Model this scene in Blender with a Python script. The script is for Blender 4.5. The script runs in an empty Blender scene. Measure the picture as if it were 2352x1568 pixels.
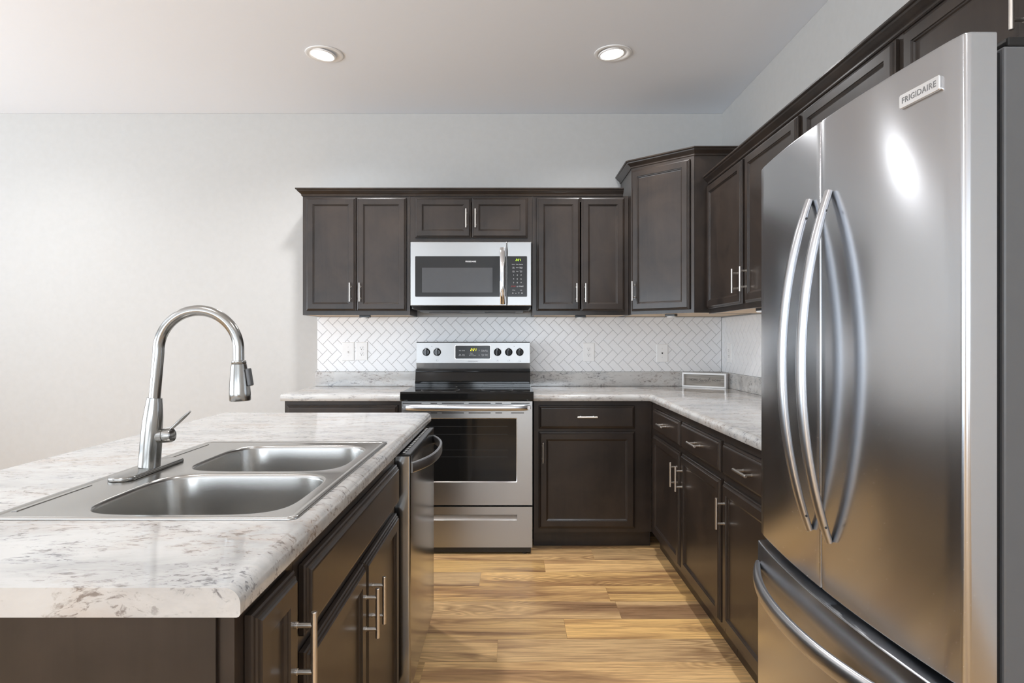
import bpy, bmesh, math, random
from mathutils import Vector, Matrix
R = math.radians
PI = math.pi
random.seed(7)

# ------------------------------------------------------------------ camera
FOC, VX, VY, HC = 1440.0, 1174.0, 779.0, 1.236
scn = bpy.context.scene
cd = bpy.data.cameras.new('camera'); cam = bpy.data.objects.new('camera', cd)
scn.collection.objects.link(cam); scn.camera = cam
cd.sensor_width = 36.0; cd.lens = 36.0*FOC/2352.0
cam.location = (0, 0, HC); cam.rotation_euler = (R(90), 0, 0)
cd.shift_x = (1176.0-VX)/2352.0
cd.shift_y = (VY-784.0)/2352.0
cd.clip_start = 0.05

# ------------------------------------------------------------------ view + world
scn.view_settings.view_transform = 'Standard'
scn.view_settings.look = 'None'
scn.view_settings.gamma = 1.0
scn.view_settings.exposure = 0.20
scn.view_settings.use_curve_mapping = False
scn.cycles.max_bounces = 10; scn.cycles.diffuse_bounces = 6; scn.cycles.glossy_bounces = 5
scn.cycles.caustics_reflective = False; scn.cycles.caustics_refractive = False
scn.cycles.sample_clamp_indirect = 4.0
scn.cycles.use_denoising = True
w = bpy.data.worlds.new('sky'); scn.world = w; w.use_nodes = True
w.node_tree.nodes['Background'].inputs[0].default_value = (0.80, 0.88, 1.0, 1)
w.node_tree.nodes['Background'].inputs[1].default_value = 1.0

def area(name, loc, rot, sx, sy, power, col=(1, 1, 1), spread=180):
    l = bpy.data.lights.new(name, 'AREA'); l.shape = 'RECTANGLE'; l.size = sx; l.size_y = sy
    l.energy = power; l.color = col; l.spread = R(spread)
    o = bpy.data.objects.new(name, l); scn.collection.objects.link(o)
    o.location = loc; o.rotation_euler = rot
    return o
# room box
YW, XR, XL, YB, ZC = 4.32, 1.455, -5.2, -4.2, 2.79
# daylight fill through added, unseen openings behind and left, tilted to brighten the ceiling
area('daylight_fill_rear_wide', (-2.9, YB+0.03, 1.15), (R(90+58), 0, 0), 3.4, 2.1, 135, (0.82, 0.91, 1.0))
area('daylight_fill_rear', (0.2, YB+0.03, 1.55), (R(90+58), 0, 0), 1.9, 1.4, 80, (0.82, 0.91, 1.0))
area('daylight_fill_left', (XL+0.03, 0.6, 1.35), (R(90+50), 0, R(-90)), 4.4, 1.9, 170, (0.82, 0.91, 1.0))
CANS = [(-1.018, 3.416), (0.553, 3.406), (-1.018, 0.9), (0.553, 0.9), (-3.0, 3.4), (-3.0, 0.9), (-1.0, -1.8), (-3.0, -1.8)]  # first two sit at visible fixtures; the rest are unseen lamps, positions assumed
def can_light(i, x, y):
    l = bpy.data.lights.new('downlight_lamp', 'SPOT'); l.energy = 24 if x < -2 else 74 if y > 3 else ((26 if x > 0 else 46) if y > 0 else 16); l.color = (0.985, 0.985, 1.0)
    l.spot_size = R(150); l.spot_blend = 0.9; l.shadow_soft_size = 0.06
    o = bpy.data.objects.new('downlight_lamp', l); scn.collection.objects.link(o)
    o.location = (x, y, ZC-0.03)
for i, (x, y) in enumerate(CANS):
    can_light(i, x, y)

# ------------------------------------------------------------------ materials
def srgb(r, g, b):
    f = lambda c: (c/255/12.92) if c/255 <= 0.04045 else ((c/255+0.055)/1.055)**2.4
    return (f(r), f(g), f(b), 1)
class NT:
    def __init__(s, name):
        s.m = bpy.data.materials.new(name); s.m.use_nodes = True; s.t = s.m.node_tree
        s.b = s.t.nodes['Principled BSDF']; s.N = s.t.nodes; s.L = s.t.links
    def n(s, typ, **kw):
        x = s.N.new(typ)
        for k, v in kw.items(): setattr(x, k, v)
        return x
    def l(s, a, b): s.L.new(a, b)
    def coord(s, scale=(1, 1, 1), loc=(0, 0, 0)):
        tc = s.n('ShaderNodeTexCoord'); mp = s.n('ShaderNodeMapping')
        mp.inputs['Scale'].default_value = scale; mp.inputs['Location'].default_value = loc
        s.l(tc.outputs['Object'], mp.inputs['Vector']); return mp.outputs['Vector']
    def noise(s, vec, scale=5, detail=4, rough=.5, dist=0):
        x = s.n('ShaderNodeTexNoise'); x.inputs['Scale'].default_value = scale
        x.inputs['Detail'].default_value = detail; x.inputs['Roughness'].default_value = rough
        x.inputs['Distortion'].default_value = dist; s.l(vec, x.inputs['Vector']); return x.outputs['Fac']
    def ramp(s, fac, stops, interp='LINEAR'):
        x = s.n('ShaderNodeValToRGB'); e = x.color_ramp.elements; x.color_ramp.interpolation = interp
        while len(e) < len(stops): e.new(.5)
        for i, (p, c) in enumerate(stops):
            e[i].position = p; e[i].color = c if len(c) == 4 else (*c, 1)
        s.l(fac, x.inputs['Fac']); return x.outputs['Color']
    def mix(s, fac, a, b, mode='MIX'):
        x = s.n('ShaderNodeMix', data_type='RGBA', blend_type=mode)
        for v, i in ((fac, 0), (a, 6), (b, 7)):
            if isinstance(v, (int, float)): x.inputs[i].default_value = v
            elif isinstance(v, tuple): x.inputs[i].default_value = v
            else: s.l(v, x.inputs[i])
        return x.outputs[2]
    def math(s, op, a, b=0.0):
        x = s.n('ShaderNodeMath', operation=op)
        for v, i in ((a, 0), (b, 1)):
            if isinstance(v, (int, float)): x.inputs[i].default_value = v
            else: s.l(v, x.inputs[i])
        return x.outputs[0]
    def bump(s, h, strength=.1, dist=.01):
        x = s.n('ShaderNodeBump'); x.inputs['Strength'].default_value = strength
        x.inputs['Distance'].default_value = dist; s.l(h, x.inputs['Height']); s.l(x.outputs[0], s.b.inputs['Normal'])
    def set(s, col=None, rough=None, metal=None, coat=None, spec=None, coat_r=None):
        for k, v in (('Base Color', col), ('Roughness', rough), ('Metallic', metal), ('Coat Weight', coat), ('Specular IOR Level', spec), ('Coat Roughness', coat_r)):
            if v is None: continue
            if isinstance(v, (int, float, tuple)): s.b.inputs[k].default_value = v
            else: s.l(v, s.b.inputs[k])
        return s

M = {}
def plain(key, col, rough=.5, metal=0., coat=None, spec=None):
    n = NT(key); v = n.coord(); f = n.noise(v, 30, 3)
    c = n.mix(0.02, col, n.ramp(f, [(.3, (.0, .0, .0)), (.7, (1, 1, 1))]), 'OVERLAY')
    n.set(c, rough, metal, coat, spec); M[key] = n.m; return n
plain('wall_paint', (0.56, 0.555, 0.54, 1), .75)
plain('ceiling_paint', (0.87, 0.90, 0.95, 1), .85)
plain('white_plastic', (0.88, 0.88, 0.875, 1), .3)
plain('white_trim', (0.78, 0.78, 0.77, 1), .4)
plain('tile', (0.86, 0.865, 0.875, 1), .22)
plain('grout', (0.42, 0.42, 0.42, 1), .9)
plain('black_plastic', (0.012, 0.012, 0.012, 1), .3)
plain('black_gloss', (0.009, 0.009, 0.009, 1), .07, spec=.35)
plain('black_panel', (0.017, 0.0165, 0.016, 1), .18, spec=.3)
plain('mesh_window', (0.062, 0.062, 0.064, 1), .22, spec=.35)
plain('toe_black', (0.012, 0.010, 0.009, 1), .6)
plain('side_grey', (0.115, 0.118, 0.122, 1), .38)
plain('white_ink', (0.75, 0.75, 0.75, 1), .5)
plain('grey_ink', (0.16, 0.16, 0.16, 1), .5)
plain('dark_ink', (0.05, 0.05, 0.05, 1), .6)
plain('red_ink', (0.45, 0.03, 0.02, 1), .5)
plain('ring_ink', (0.10, 0.10, 0.10, 1), .3)
plain('slot_dark', (0.01, 0.01, 0.01, 1), .8)
plain('chrome', (0.80, 0.80, 0.81, 1), .06, 1.0)
def emis(key, col, st):
    n = NT(key); n.b.inputs['Base Color'].default_value = col
    n.b.inputs['Emission Color'].default_value = col; n.b.inputs['Emission Strength'].default_value = st; M[key] = n.m
emis('lamp_lens', (1, 0.97, 0.92, 1), 9)
emis('clock_yellow', (0.85, 0.85, 0.02, 1), 1.3)
emis('clock_green', (0.50, 0.85, 0.03, 1), 1.1)

def steel(key, col, rough, axis, bumpst=.05, an=0, vr=.05):
    n = NT(key)
    sc = {'x': (2, 90, 900), 'y': (90, 2, 900), 'z': (700, 700, 3)}[axis]
    v = n.coord(sc); f = n.noise(v, 1, 3, .6)
    big = n.noise(n.coord((1, 1, 1)), 2.2, 2)
    rr = n.ramp(f, [(.3, (rough*(1-vr),)*3), (.7, (rough*(1+vr),)*3)])
    c = n.mix(f, tuple(x*(1-vr*.6) for x in col[:3])+(1,), col)
    n.set(c, rr, 1.0)
    if bumpst: n.bump(f, bumpst, .0004)
    if an:
        tg = n.n('ShaderNodeTangent', direction_type='RADIAL', axis='Z'); n.l(tg.outputs[0], n.b.inputs['Tangent']); n.b.inputs['Anisotropic'].default_value = an; n.b.inputs['Anisotropic Rotation'].default_value = .25
    M[key] = n.m
    return n
steel('steel_x', (0.38, 0.38, 0.377, 1), .28, 'x', 0, .7, .015)
steel('steel_fridge', (0.58, 0.595, 0.62, 1), .22, 'y', 0, .82, .012)
steel('steel_dark', (0.42, 0.42, 0.415, 1), .18, 'y', 0)
steel('steel_sink', (0.46, 0.45, 0.43, 1), .25, 'x', 0)
steel('nickel', (0.37, 0.365, 0.35, 1), .20, 'z', 0)
steel('pull_nickel', (0.74, 0.70, 0.65, 1), .30, 'z', 0)
steel('handle_steel', (0.58, 0.59, 0.61, 1), .30, 'z', 0)
steel('white_steel', (0.80, 0.80, 0.80, 1), .30, 'z', 0)

def wood():
    n = NT('espresso_wood')
    v = n.coord((14, 14, 1.1)); g = n.noise(v, 3, 8, .62, .6)
    m = n.noise(n.coord(), 3.5, 5, .6, .4)
    c1 = n.ramp(g, [(.25, srgb(30, 25, 22)), (.75, srgb(43, 36, 32))])
    c = n.mix(n.ramp(m, [(.35, (0, 0, 0)), (.65, (.85, .85, .85))]), c1, srgb(58, 48, 41))
    n.set(c, n.ramp(m, [(.2, (.34,)*3), (.8, (.42,)*3)]), 0, spec=.32, coat=.28, coat_r=.16)
    n.bump(g, .04, .002); M['wood'] = n.m
wood()
def light_wood():
    n = NT('unfinished_maple'); g = n.noise(n.coord((2, 20, 20)), 2, 6)
    n.set(n.ramp(g, [(.3, srgb(205, 178, 145)), (.7, srgb(225, 200, 170))]), .55); M['maple'] = n.m
light_wood()
def greywood():
    n = NT('weathered_board'); g = n.noise(n.coord((3, 3, 70)), 2, 6)
    n.set(n.ramp(g, [(.3, srgb(132, 126, 118)), (.7, srgb(176, 170, 162))]), .7); M['greywood'] = n.m
greywood()
def marble():
    n = NT('marble_laminate')
    v = n.coord((1, 1, 1.4))
    ms = n.n('ShaderNodeMapping'); ms.inputs['Rotation'].default_value = (R(12), R(-18), R(-24)); ms.inputs['Scale'].default_value = (.62, 1.35, 1.1); n.l(v, ms.inputs[0]); v = ms.outputs[0]
    warp = n.n('ShaderNodeTexNoise'); warp.inputs['Scale'].default_value = 4; warp.inputs['Detail'].default_value = 5
    n.l(v, warp.inputs['Vector'])
    vm = n.n('ShaderNodeVectorMath', operation='MULTIPLY_ADD'); n.l(warp.outputs['Color'], vm.inputs[0])
    vm.inputs[1].default_value = (.12, .12, .12); n.l(v, vm.inputs[2]); vv = vm.outputs[0]
    cloud = n.noise(vv, 5.5, 8, .62)
    vein = n.noise(vv, 14, 9, .70, .4)
    speck = n.noise(vv, 75, 6, .65, .5)
    warm = n.noise(v, 3.0, 3, .5)
    base = n.ramp(cloud, [(.30, srgb(172, 171, 169)), (.48, srgb(198, 196, 193)), (.68, srgb(208, 207, 204))])
    tint = n.mix(n.ramp(warm, [(.4, (0, 0, 0)), (.65, (1, 1, 1))]), srgb(176, 178, 180), srgb(190, 172, 156))
    c = n.mix(n.ramp(vein, [(.46, (0, 0, 0)), (.56, (.34,)*3), (.66, (.66,)*3)]), base, tint)
    sp = n.math('MULTIPLY', n.ramp(speck, [(.52, (0, 0, 0)), (.60, (1, 1, 1))]), n.ramp(vein, [(.45, (0, 0, 0)), (.56, (1, 1, 1))]))
    c = n.mix(n.math('MULTIPLY', sp, .82), c, n.mix(n.ramp(warm, [(.4, (0, 0, 0)), (.65, (1, 1, 1))]), srgb(98, 98, 102), srgb(132, 116, 102)))
    n.set(c, n.ramp(cloud, [(.3, (.07,)*3), (.7, (.10,)*3)]), 0, spec=.5); M['marble'] = n.m
marble()
def floor_mat():
    n = NT('oak_vinyl_plank')
    at = n.n('ShaderNodeAttribute', attribute_name='plank'); sep = n.n('ShaderNodeSeparateColor'); n.l(at.outputs['Color'], sep.inputs[0])
    tone, seed, hue = sep.outputs[0], sep.outputs[1], sep.outputs[2]
    tc = n.n('ShaderNodeTexCoord'); off = n.n('ShaderNodeCombineXYZ')
    n.l(n.math('MULTIPLY', seed, 37.0), off.inputs[0]); n.l(n.math('MULTIPLY', seed, 91.0), off.inputs[1]); n.l(n.math('MULTIPLY', hue, 53.0), off.inputs[2])
    va = n.n('ShaderNodeVectorMath', operation='ADD'); n.l(tc.outputs['Object'], va.inputs[0]); n.l(off.outputs[0], va.inputs[1])
    def mp(scale):
        m = n.n('ShaderNodeMapping'); m.inputs['Scale'].default_value = scale; n.l(va.outputs[0], m.inputs[0]); return m.outputs[0]
    fine = n.noise(mp((4.5, 130, 90)), 1, 7, .65, .3)
    band = n.noise(mp((1.0, 9, 9)), 1, 4, .55, .8)
    # cathedral rings
    d = n.noise(mp((1.1, 5.5, 5)), 1, 2, .5, .2)
    ring = n.math('FRACT', n.math('MULTIPLY', d, 26.0))
    ring = n.math('ABSOLUTE', n.math('SUBTRACT', ring, .5))
    ringm = n.ramp(n.noise(mp((.8, 3, 3)), 1, 2), [(.48, (0, 0, 0)), (.62, (1, 1, 1))])
    # knots
    vo = n.n('ShaderNodeTexVoronoi', feature='F1'); vo.inputs['Scale'].default_value = 1.0
    n.l(mp((1.5, 5.4, 5.4)), vo.inputs['Vector'])
    vs_ = n.n('ShaderNodeSeparateColor'); n.l(vo.outputs['Color'], vs_.inputs[0])
    some = n.ramp(vs_.outputs[0], [(.42, (0, 0, 0)), (.44, (1, 1, 1))])
    kd = n.math('ADD', vo.outputs['Distance'], n.math('MULTIPLY', n.math('SUBTRACT', fine, .5), .12))
    knot = n.math('MULTIPLY', n.ramp(kd, [(.03, (1, 1, 1)), (.13, (0, 0, 0))]), some)
    kr = n.math('ABSOLUTE', n.math('SUBTRACT', n.math('FRACT', n.math('MULTIPLY', kd, 17.0)), .5))
    kring = n.math('MULTIPLY', n.math('MULTIPLY', kr, n.ramp(kd, [(.10, (1, 1, 1)), (.42, (0, 0, 0))])), some)
    light = n.mix(hue, srgb(234, 190, 122), srgb(228, 190, 138))
    dark = n.mix(hue, srgb(168, 126, 84), srgb(160, 124, 92))
    c = n.mix(n.ramp(fine, [(.40, (1, 1, 1)), (.56, (0, 0, 0))]), light, n.mix(.62, light, dark))
    c = n.mix(n.ramp(band, [(.48, (0, 0, 0)), (.64, (.9,)*3)]), c, dark)
    c = n.mix(n.math('MULTIPLY', n.ramp(band, [(.52, (0, 0, 0)), (.66, (1, 1, 1))]), n.ramp(fine, [(.48, (0, 0, 0)), (.56, (.75,)*3)])), c, srgb(112, 82, 56))
    c = n.mix(n.math('MULTIPLY', n.math('MULTIPLY', ring, ringm), 1.3), c, srgb(128, 94, 62))
    c = n.mix(n.math('MULTIPLY', kring, 1.5), c, srgb(140, 104, 70))
    c = n.mix(n.math('MULTIPLY', knot, .85), c, srgb(92, 66, 46))
    hs = n.n('ShaderNodeHueSaturation'); n.l(c, hs.inputs['Color'])
    n.l(n.math('ADD', n.math('MULTIPLY', tone, .46), .84), hs.inputs['Value'])
    n.set(hs.outputs[0], n.ramp(fine, [(.3, (.34,)*3), (.7, (.42,)*3)]), 0, spec=.4)
    n.bump(fine, .06, .002); M['floor'] = n.m
floor_mat()
n = NT('window_pane'); n.b.inputs['Transmission Weight'].default_value = 1; n.set((.95, .97, 1, 1), .02); M['glass'] = n.m

# ------------------------------------------------------------------ mesh helpers
COL = scn.collection
class MB:
    def __init__(s): s.v, s.f, s.mi, s.mats, s.sm, s.cur = [], [], [], [], [], 0
    def mat(s, key):
        if key not in s.mats: s.mats.append(key)
        s.cur = s.mats.index(key); return s
    def add(s, vs, fs, T=None, smooth=False):
        o = len(s.v)
        for p in vs:
            p = Vector(p); s.v.append(T @ p if T is not None else p)
        for f in fs:
            s.f.append([o+i for i in f]); s.mi.append(s.cur); s.sm.append(smooth)
        return s
    def box(s, x0, x1, y0, y1, z0, z1, T=None):
        x0, x1 = min(x0, x1), max(x0, x1); y0, y1 = min(y0, y1), max(y0, y1); z0, z1 = min(z0, z1), max(z0, z1)
        return s.add([(x0, y0, z0), (x1, y0, z0), (x1, y1, z0), (x0, y1, z0), (x0, y0, z1), (x1, y0, z1), (x1, y1, z1), (x0, y1, z1)],
                     [(0, 3, 2, 1), (4, 5, 6, 7), (0, 1, 5, 4), (1, 2, 6, 5), (2, 3, 7, 6), (3, 0, 4, 7)], T)
    def rings(s, rs, cap0=True, cap1=True, smooth=True, T=None):
        n = len(rs[0]); vs = [p for r in rs for p in r]; fs = []
        for k in range(len(rs)-1):
            for i in range(n):
                j = (i+1) % n; fs.append((k*n+i, k*n+j, (k+1)*n+j, (k+1)*n+i))
        if cap0: fs.append(tuple(range(n-1, -1, -1)))
        if cap1: fs.append(tuple(range((len(rs)-1)*n, len(rs)*n)))
        return s.add(vs, fs, T, smooth)
    def tube(s, pts, rad, seg=16, cap=True, flat=None, up=None):
        """sweep a circle/ellipse; rad number or list; flat=(a,b) multipliers along (normal, binormal)"""
        pts = [Vector(p) for p in pts]; n = len(pts)
        rad = rad if isinstance(rad, (list, tuple)) else [rad]*n
        a, b = flat or (1, 1); rs = []
        upv = Vector(up) if up else None; prev = None
        for i, p in enumerate(pts):
            t = (pts[min(i+1, n-1)]-pts[max(i-1, 0)]).normalized()
            if upv is not None: nn = (upv-t*upv.dot(t)).normalized()
            elif prev is None:
                u = Vector((0, 0, 1)) if abs(t.z) < .9 else Vector((0, 1, 0)); nn = (u-t*u.dot(t)).normalized()
            else: nn = (prev-t*prev.dot(t)).normalized()
            prev = nn; bb = t.cross(nn)
            rs.append([p+nn*math.cos(2*PI*k/seg)*rad[i]*a+bb*math.sin(2*PI*k/seg)*rad[i]*b for k in range(seg)])
        return s.rings(rs, cap, cap)
    def cyl(s, p0, p1, r, seg=20, ch=0.0):
        p0, p1 = Vector(p0), Vector(p1)
        if ch <= 0: return s.tube([p0, p1], r, seg)
        d = (p1-p0).normalized()
        ps = [p0, p0+d*ch, p1-d*ch, p1]
        rs = [r-ch, r, r, r-ch]
        return s.tube2(ps, rs, d, seg)
    def tube2(s, ps, rs, d, seg=24):
        d = Vector(d).normalized(); u = Vector((0, 0, 1)) if abs(d.z) < .9 else Vector((0, 1, 0))
        nn = (u-d*u.dot(d)).normalized(); bb = d.cross(nn)
        return s.rings([[Vector(p)+nn*math.cos(2*PI*k/seg)*r+bb*math.sin(2*PI*k/seg)*r for k in range(seg)] for p, r in zip(ps, rs)])
    def lathe(s, base, axis, prof, seg=28):
        """prof list of (along, radius)"""
        base = Vector(base); d = Vector(axis).normalized()
        return s.tube2([base+d*a for a, r in prof], [max(r, .0002) for a, r in prof], d, seg)
    def build(s, name, mat=None, parent=None, bev=0.0, off=None, ang=35):
        me = bpy.data.meshes.new(name)
        vs = s.v if off is None else [p-Vector(off) for p in s.v]
        me.from_pydata([tuple(p) for p in vs], [], s.f)
        mats = s.mats if s.mats else [mat]
        for k in mats: me.materials.append(M[k])
        for i, p in enumerate(me.polygons): p.material_index = s.mi[i] if s.mats else 0; p.use_smooth = s.sm[i]
        bm = bmesh.new(); bm.from_mesh(me); bmesh.ops.recalc_face_normals(bm, faces=bm.faces); bm.to_mesh(me); bm.free()
        if any(s.sm): me.set_sharp_from_angle(angle=R(ang))
        o = bpy.data.objects.new(name, me); COL.objects.link(o)
        if parent is not None: o.parent = parent
        if bev > 0:
            b = o.modifiers.new('bevel', 'BEVEL'); b.width = bev; b.segments = 2; b.limit_method = 'ANGLE'; b.angle_limit = R(40)
        return o
def thing(name, loc, label, cat, group=None, rz=0.0):
    o = bpy.data.objects.new(name, None); COL.objects.link(o); o.location = loc; o.rotation_euler = (0, 0, rz)
    o.empty_display_size = .05
    return tag(o, label, cat, group)
def tag(o, label, cat, group=None):
    o['label'] = label; o['category'] = cat
    if group: o['group'] = group
    return o
def struct(o): o['kind'] = 'structure'; return o

def text_geo(txt, size, depth=.0004, align='CENTER', bold=0.0, space=1.0):
    c = bpy.data.curves.new('t', 'FONT'); c.body = txt; c.size = size; c.extrude = depth; c.align_x = align; c.align_y = 'CENTER'
    c.offset = bold; c.space_character = space; c.resolution_u = 3
    o = bpy.data.objects.new('t', c); COL.objects.link(o)
    dg = bpy.context.evaluated_depsgraph_get(); dg.update(); me = o.evaluated_get(dg).to_mesh()
    vs = [v.co.copy() for v in me.vertices]; fs = [tuple(p.vertices) for p in me.polygons]
    o.evaluated_get(dg).to_mesh_clear(); bpy.data.objects.remove(o); bpy.data.curves.remove(c)
    return vs, fs
def face_T(x, y, z, rz=0.0):   # text lies on a vertical face that looks along local -y
    return Matrix.Translation((x, y, z)) @ Matrix.Rotation(rz, 4, 'Z') @ Matrix.Rotation(R(90), 4, 'X')
def seg_digits(mb, txt, h, T, gap=.35):
    SEG = {'2': 'abged', '1': 'bc', '0': 'abcdef', ':': ':'}
    wd = h*.5; t = h*.15; x = 0; sl = .18
    def q(x0, x1, z0, z1):
        vs = [(xx+zz*sl, zz, yy) for yy in (0, .0006) for xx, zz in ((x0, z0), (x1, z0), (x1, z1), (x0, z1))]
        mb.add(vs, [(0, 1, 2, 3), (7, 6, 5, 4), (0, 4, 5, 1), (1, 5, 6, 2), (2, 6, 7, 3), (3, 7, 4, 0)], T)
    for ch in txt:
        if ch == ':':
            q(x, x+t, h*.25, h*.25+t); q(x, x+t, h*.62, h*.62+t); x += t+h*.16; continue
        for g in SEG[ch]:
            if g == 'a': q(x+t*.6, x+wd-t*.6, h-t, h)
            if g == 'g': q(x+t*.6, x+wd-t*.6, h/2-t/2, h/2+t/2)
            if g == 'd': q(x+t*.6, x+wd-t*.6, 0, t)
            if g == 'b': q(x+wd-t, x+wd, h/2+t*.2, h-t*.2)
            if g == 'c': q(x+wd-t, x+wd, t*.2, h/2-t*.2)
            if g == 'f': q(x, x+t, h/2+t*.2, h-t*.2)
            if g == 'e': q(x, x+t, t*.2, h/2-t*.2)
        x += wd+h*.2

def sweep(mb, path, prof, side=1, closed_prof=True, cap=True, miter_ends=None):
    """path list of (x,y); prof list of (out, z) closed polygon; out measured to the left (side=1) or right (-1) of travel"""
    P = [Vector((p[0], p[1])) for p in path]; n = len(P); rs = []
    for i in range(n):
        d0 = (P[i]-P[i-1]).normalized() if i > 0 else None
        d1 = (P[i+1]-P[i]).normalized() if i < n-1 else None
        if d0 is None: d0 = d1
        if d1 is None: d1 = d0
        n0 = Vector((-d0.y, d0.x))*side; n1 = Vector((-d1.y, d1.x))*side
        m = (n0+n1); m = m/(m.length_squared/2) if m.length > 1e-6 else n0
        rs.append([(P[i].x+m.x*o, P[i].y+m.y*o, z) for o, z in prof])
    mb.rings(rs, cap, cap, smooth=True)

# ------------------------------------------------------------------ the room
T = .12
def slab(name, mat, x0, x1, y0, y1, z0, z1):
    b = MB(); b.box(x0, x1, y0, y1, z0, z1); return struct(b.build(name, mat))
slab('wall_back', 'wall_paint', XL-T, XR+T, YW, YW+T, 0, ZC)
slab('wall_right', 'wall_paint', XR, XR+T, YB, YW-.001, 0, ZC)
slab('ceiling', 'ceiling_paint', XL-T, XR+T, YB-T, YW+T, ZC+.001, ZC+.1)
def wall_hole(name, axis, c0, c1, a0, a1, holes):
    b = MB(); hs = sorted(holes); xs = a0
    def bx(u0, u1, z0, z1):
        if axis == 'x': b.box(u0, u1, c0, c1, z0, z1)
        else: b.box(c0, c1, u0, u1, z0, z1)
    for (h0, h1, z0, z1) in hs:
        bx(xs, h0, 0, ZC); xs = h1
        if z0 > 0: bx(h0, h1, 0, z0)
        bx(h0, h1, z1, ZC)
    bx(xs, a1, 0, ZC); return struct(b.build(name, 'wall_paint'))
wall_hole('wall_rear', 'x', YB-T, YB, XL-T, XR+T, [(-4.6, -1.2, .05, 2.2), (-.75, 1.15, .85, 2.25)])
wall_hole('wall_left', 'y', XL-T, XL, YB, YW, [(-1.6, 2.8, .4, 2.3)])
def window(name, axis, c, a0, a1, z0, z1, nm):
    fr = MB(); ft = .05
    def bx(b, u0, u1, d0, d1, zz0, zz1):
        if axis == 'x': b.box(u0, u1, c-d1, c-d0, zz0, zz1)
        else: b.box(c-d1, c-d0, u0, u1, zz0, zz1)
    for u0, u1, v0, v1 in ((a0, a1, z0, z0+ft), (a0, a1, z1-ft, z1), (a0, a0+ft, z0+ft, z1-ft), (a1-ft, a1, z0+ft, z1-ft)):
        bx(fr, u0, u1, .03, .09, v0, v1)
    m = (a0+a1)/2; bx(fr, m-.02, m+.02, .035, .085, z0+ft, z1-ft)
    o = struct(fr.build(name, 'white_trim', bev=.003))
    return o
window('added_window_1', 'x', YB, -.75, 1.15, .85, 2.25, '')  # unseen opening, added and sized for the rear daylight fill
window('added_window_2', 'y', XL, -1.6, 2.8, .4, 2.3, '')  # unseen opening, added and widened to brighten the refrigerator and walls
window('added_door_1', 'x', YB, -4.6, -1.2, .05, 2.2, '')  # unseen sliding door, added and enlarged to soften the rear fill

# floor planks
def make_floor():
    PW, PL = .1855, 1.22
    me = bpy.data.meshes.new('floor'); vs, fs, cols = [], [], []
    fixed = {5: .47, 4: .183, 3: -.16, 2: -.75, 1: .49, 0: .232, -1: -.055, -2: -.33}
    tones = {(4, 0): .25, (4, 1): .95, (5, 0): .8, (5, 1): .15, (3, 0): .15, (3, 1): .9, (0, 0): .25, (0, 1): .85, (-1, 0): .6, (-1, 1): .42, (1, 0): .45, (1, 1): .5, (-2, 1): .85, (-2, 0): .25, (2, 1): .75}
    y0r = 2.402+.1855
    rnd = random.Random(3)
    for r in range(-37, 11):
        ya = y0r+r*PW; yb = ya+PW
        if yb < YB or ya > YW: continue
        j = fixed.get(r, rnd.random()*PL)
        k0 = math.floor((XL-j)/PL)
        for k in range(k0, k0+8):
            xa, xb = max(j+k*PL, XL), min(j+(k+1)*PL, XR)
            if xb <= xa: continue
            y1, y2 = max(ya, YB), min(yb, YW)
            g = .0006; o = len(vs)
            vs += [(xa+g, y1+g, 0), (xb-g, y1+g, 0), (xb-g, y2-g, 0), (xa+g, y2-g, 0)]; fs.append((o, o+1, o+2, o+3))
            t = tones.get((r, k+1), rnd.random())
            c = (t, rnd.random(), rnd.random(), 1); cols += [c]*4
    o = len(vs)   # dark seam bed and slab sides
    vs += [(XL-T, YB-T, -.0012), (XR+T, YB-T, -.0012), (XR+T, YW+T, -.0012), (XL-T, YW+T, -.0012)]
    vs += [(XL-T, YB-T, -.1), (XR+T, YB-T, -.1), (XR+T, YW+T, -.1), (XL-T, YW+T, -.1)]
    fs += [(o, o+1, o+2, o+3), (o+7, o+6, o+5, o+4), (o, o+4, o+5, o+1), (o+1, o+5, o+6, o+2), (o+2, o+6, o+7, o+3), (o+3, o+7, o+4, o)]
    me.from_pydata(vs, [], fs); me.materials.append(M['floor'])
    ca = me.color_attributes.new('plank', 'FLOAT_COLOR', 'CORNER')
    li = 0
    for p in me.polygons:
        for l in p.loop_indices:
            v = me.loops[l].vertex_index
            ca.data[l].color = cols[v] if v < len(cols) else (0, .5, .5, 1)
    ob = bpy.data.objects.new('floor', me); COL.objects.link(ob); struct(ob)
make_floor()
def baseb(name, x0, x1, y0, y1):
    b = MB(); b.box(x0, x1, y0, y1, .001, .09); struct(b.build(name, 'white_trim', bev=.003))
baseb('baseboard_back', XL+.02, -1.36, YW-.016, YW-.0005)
baseb('baseboard_left', XL+.0005, XL+.016, YB+.02, YW-.02)
baseb('baseboard_right', XR-.016, XR-.0005, YB+.02, .8)

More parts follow.
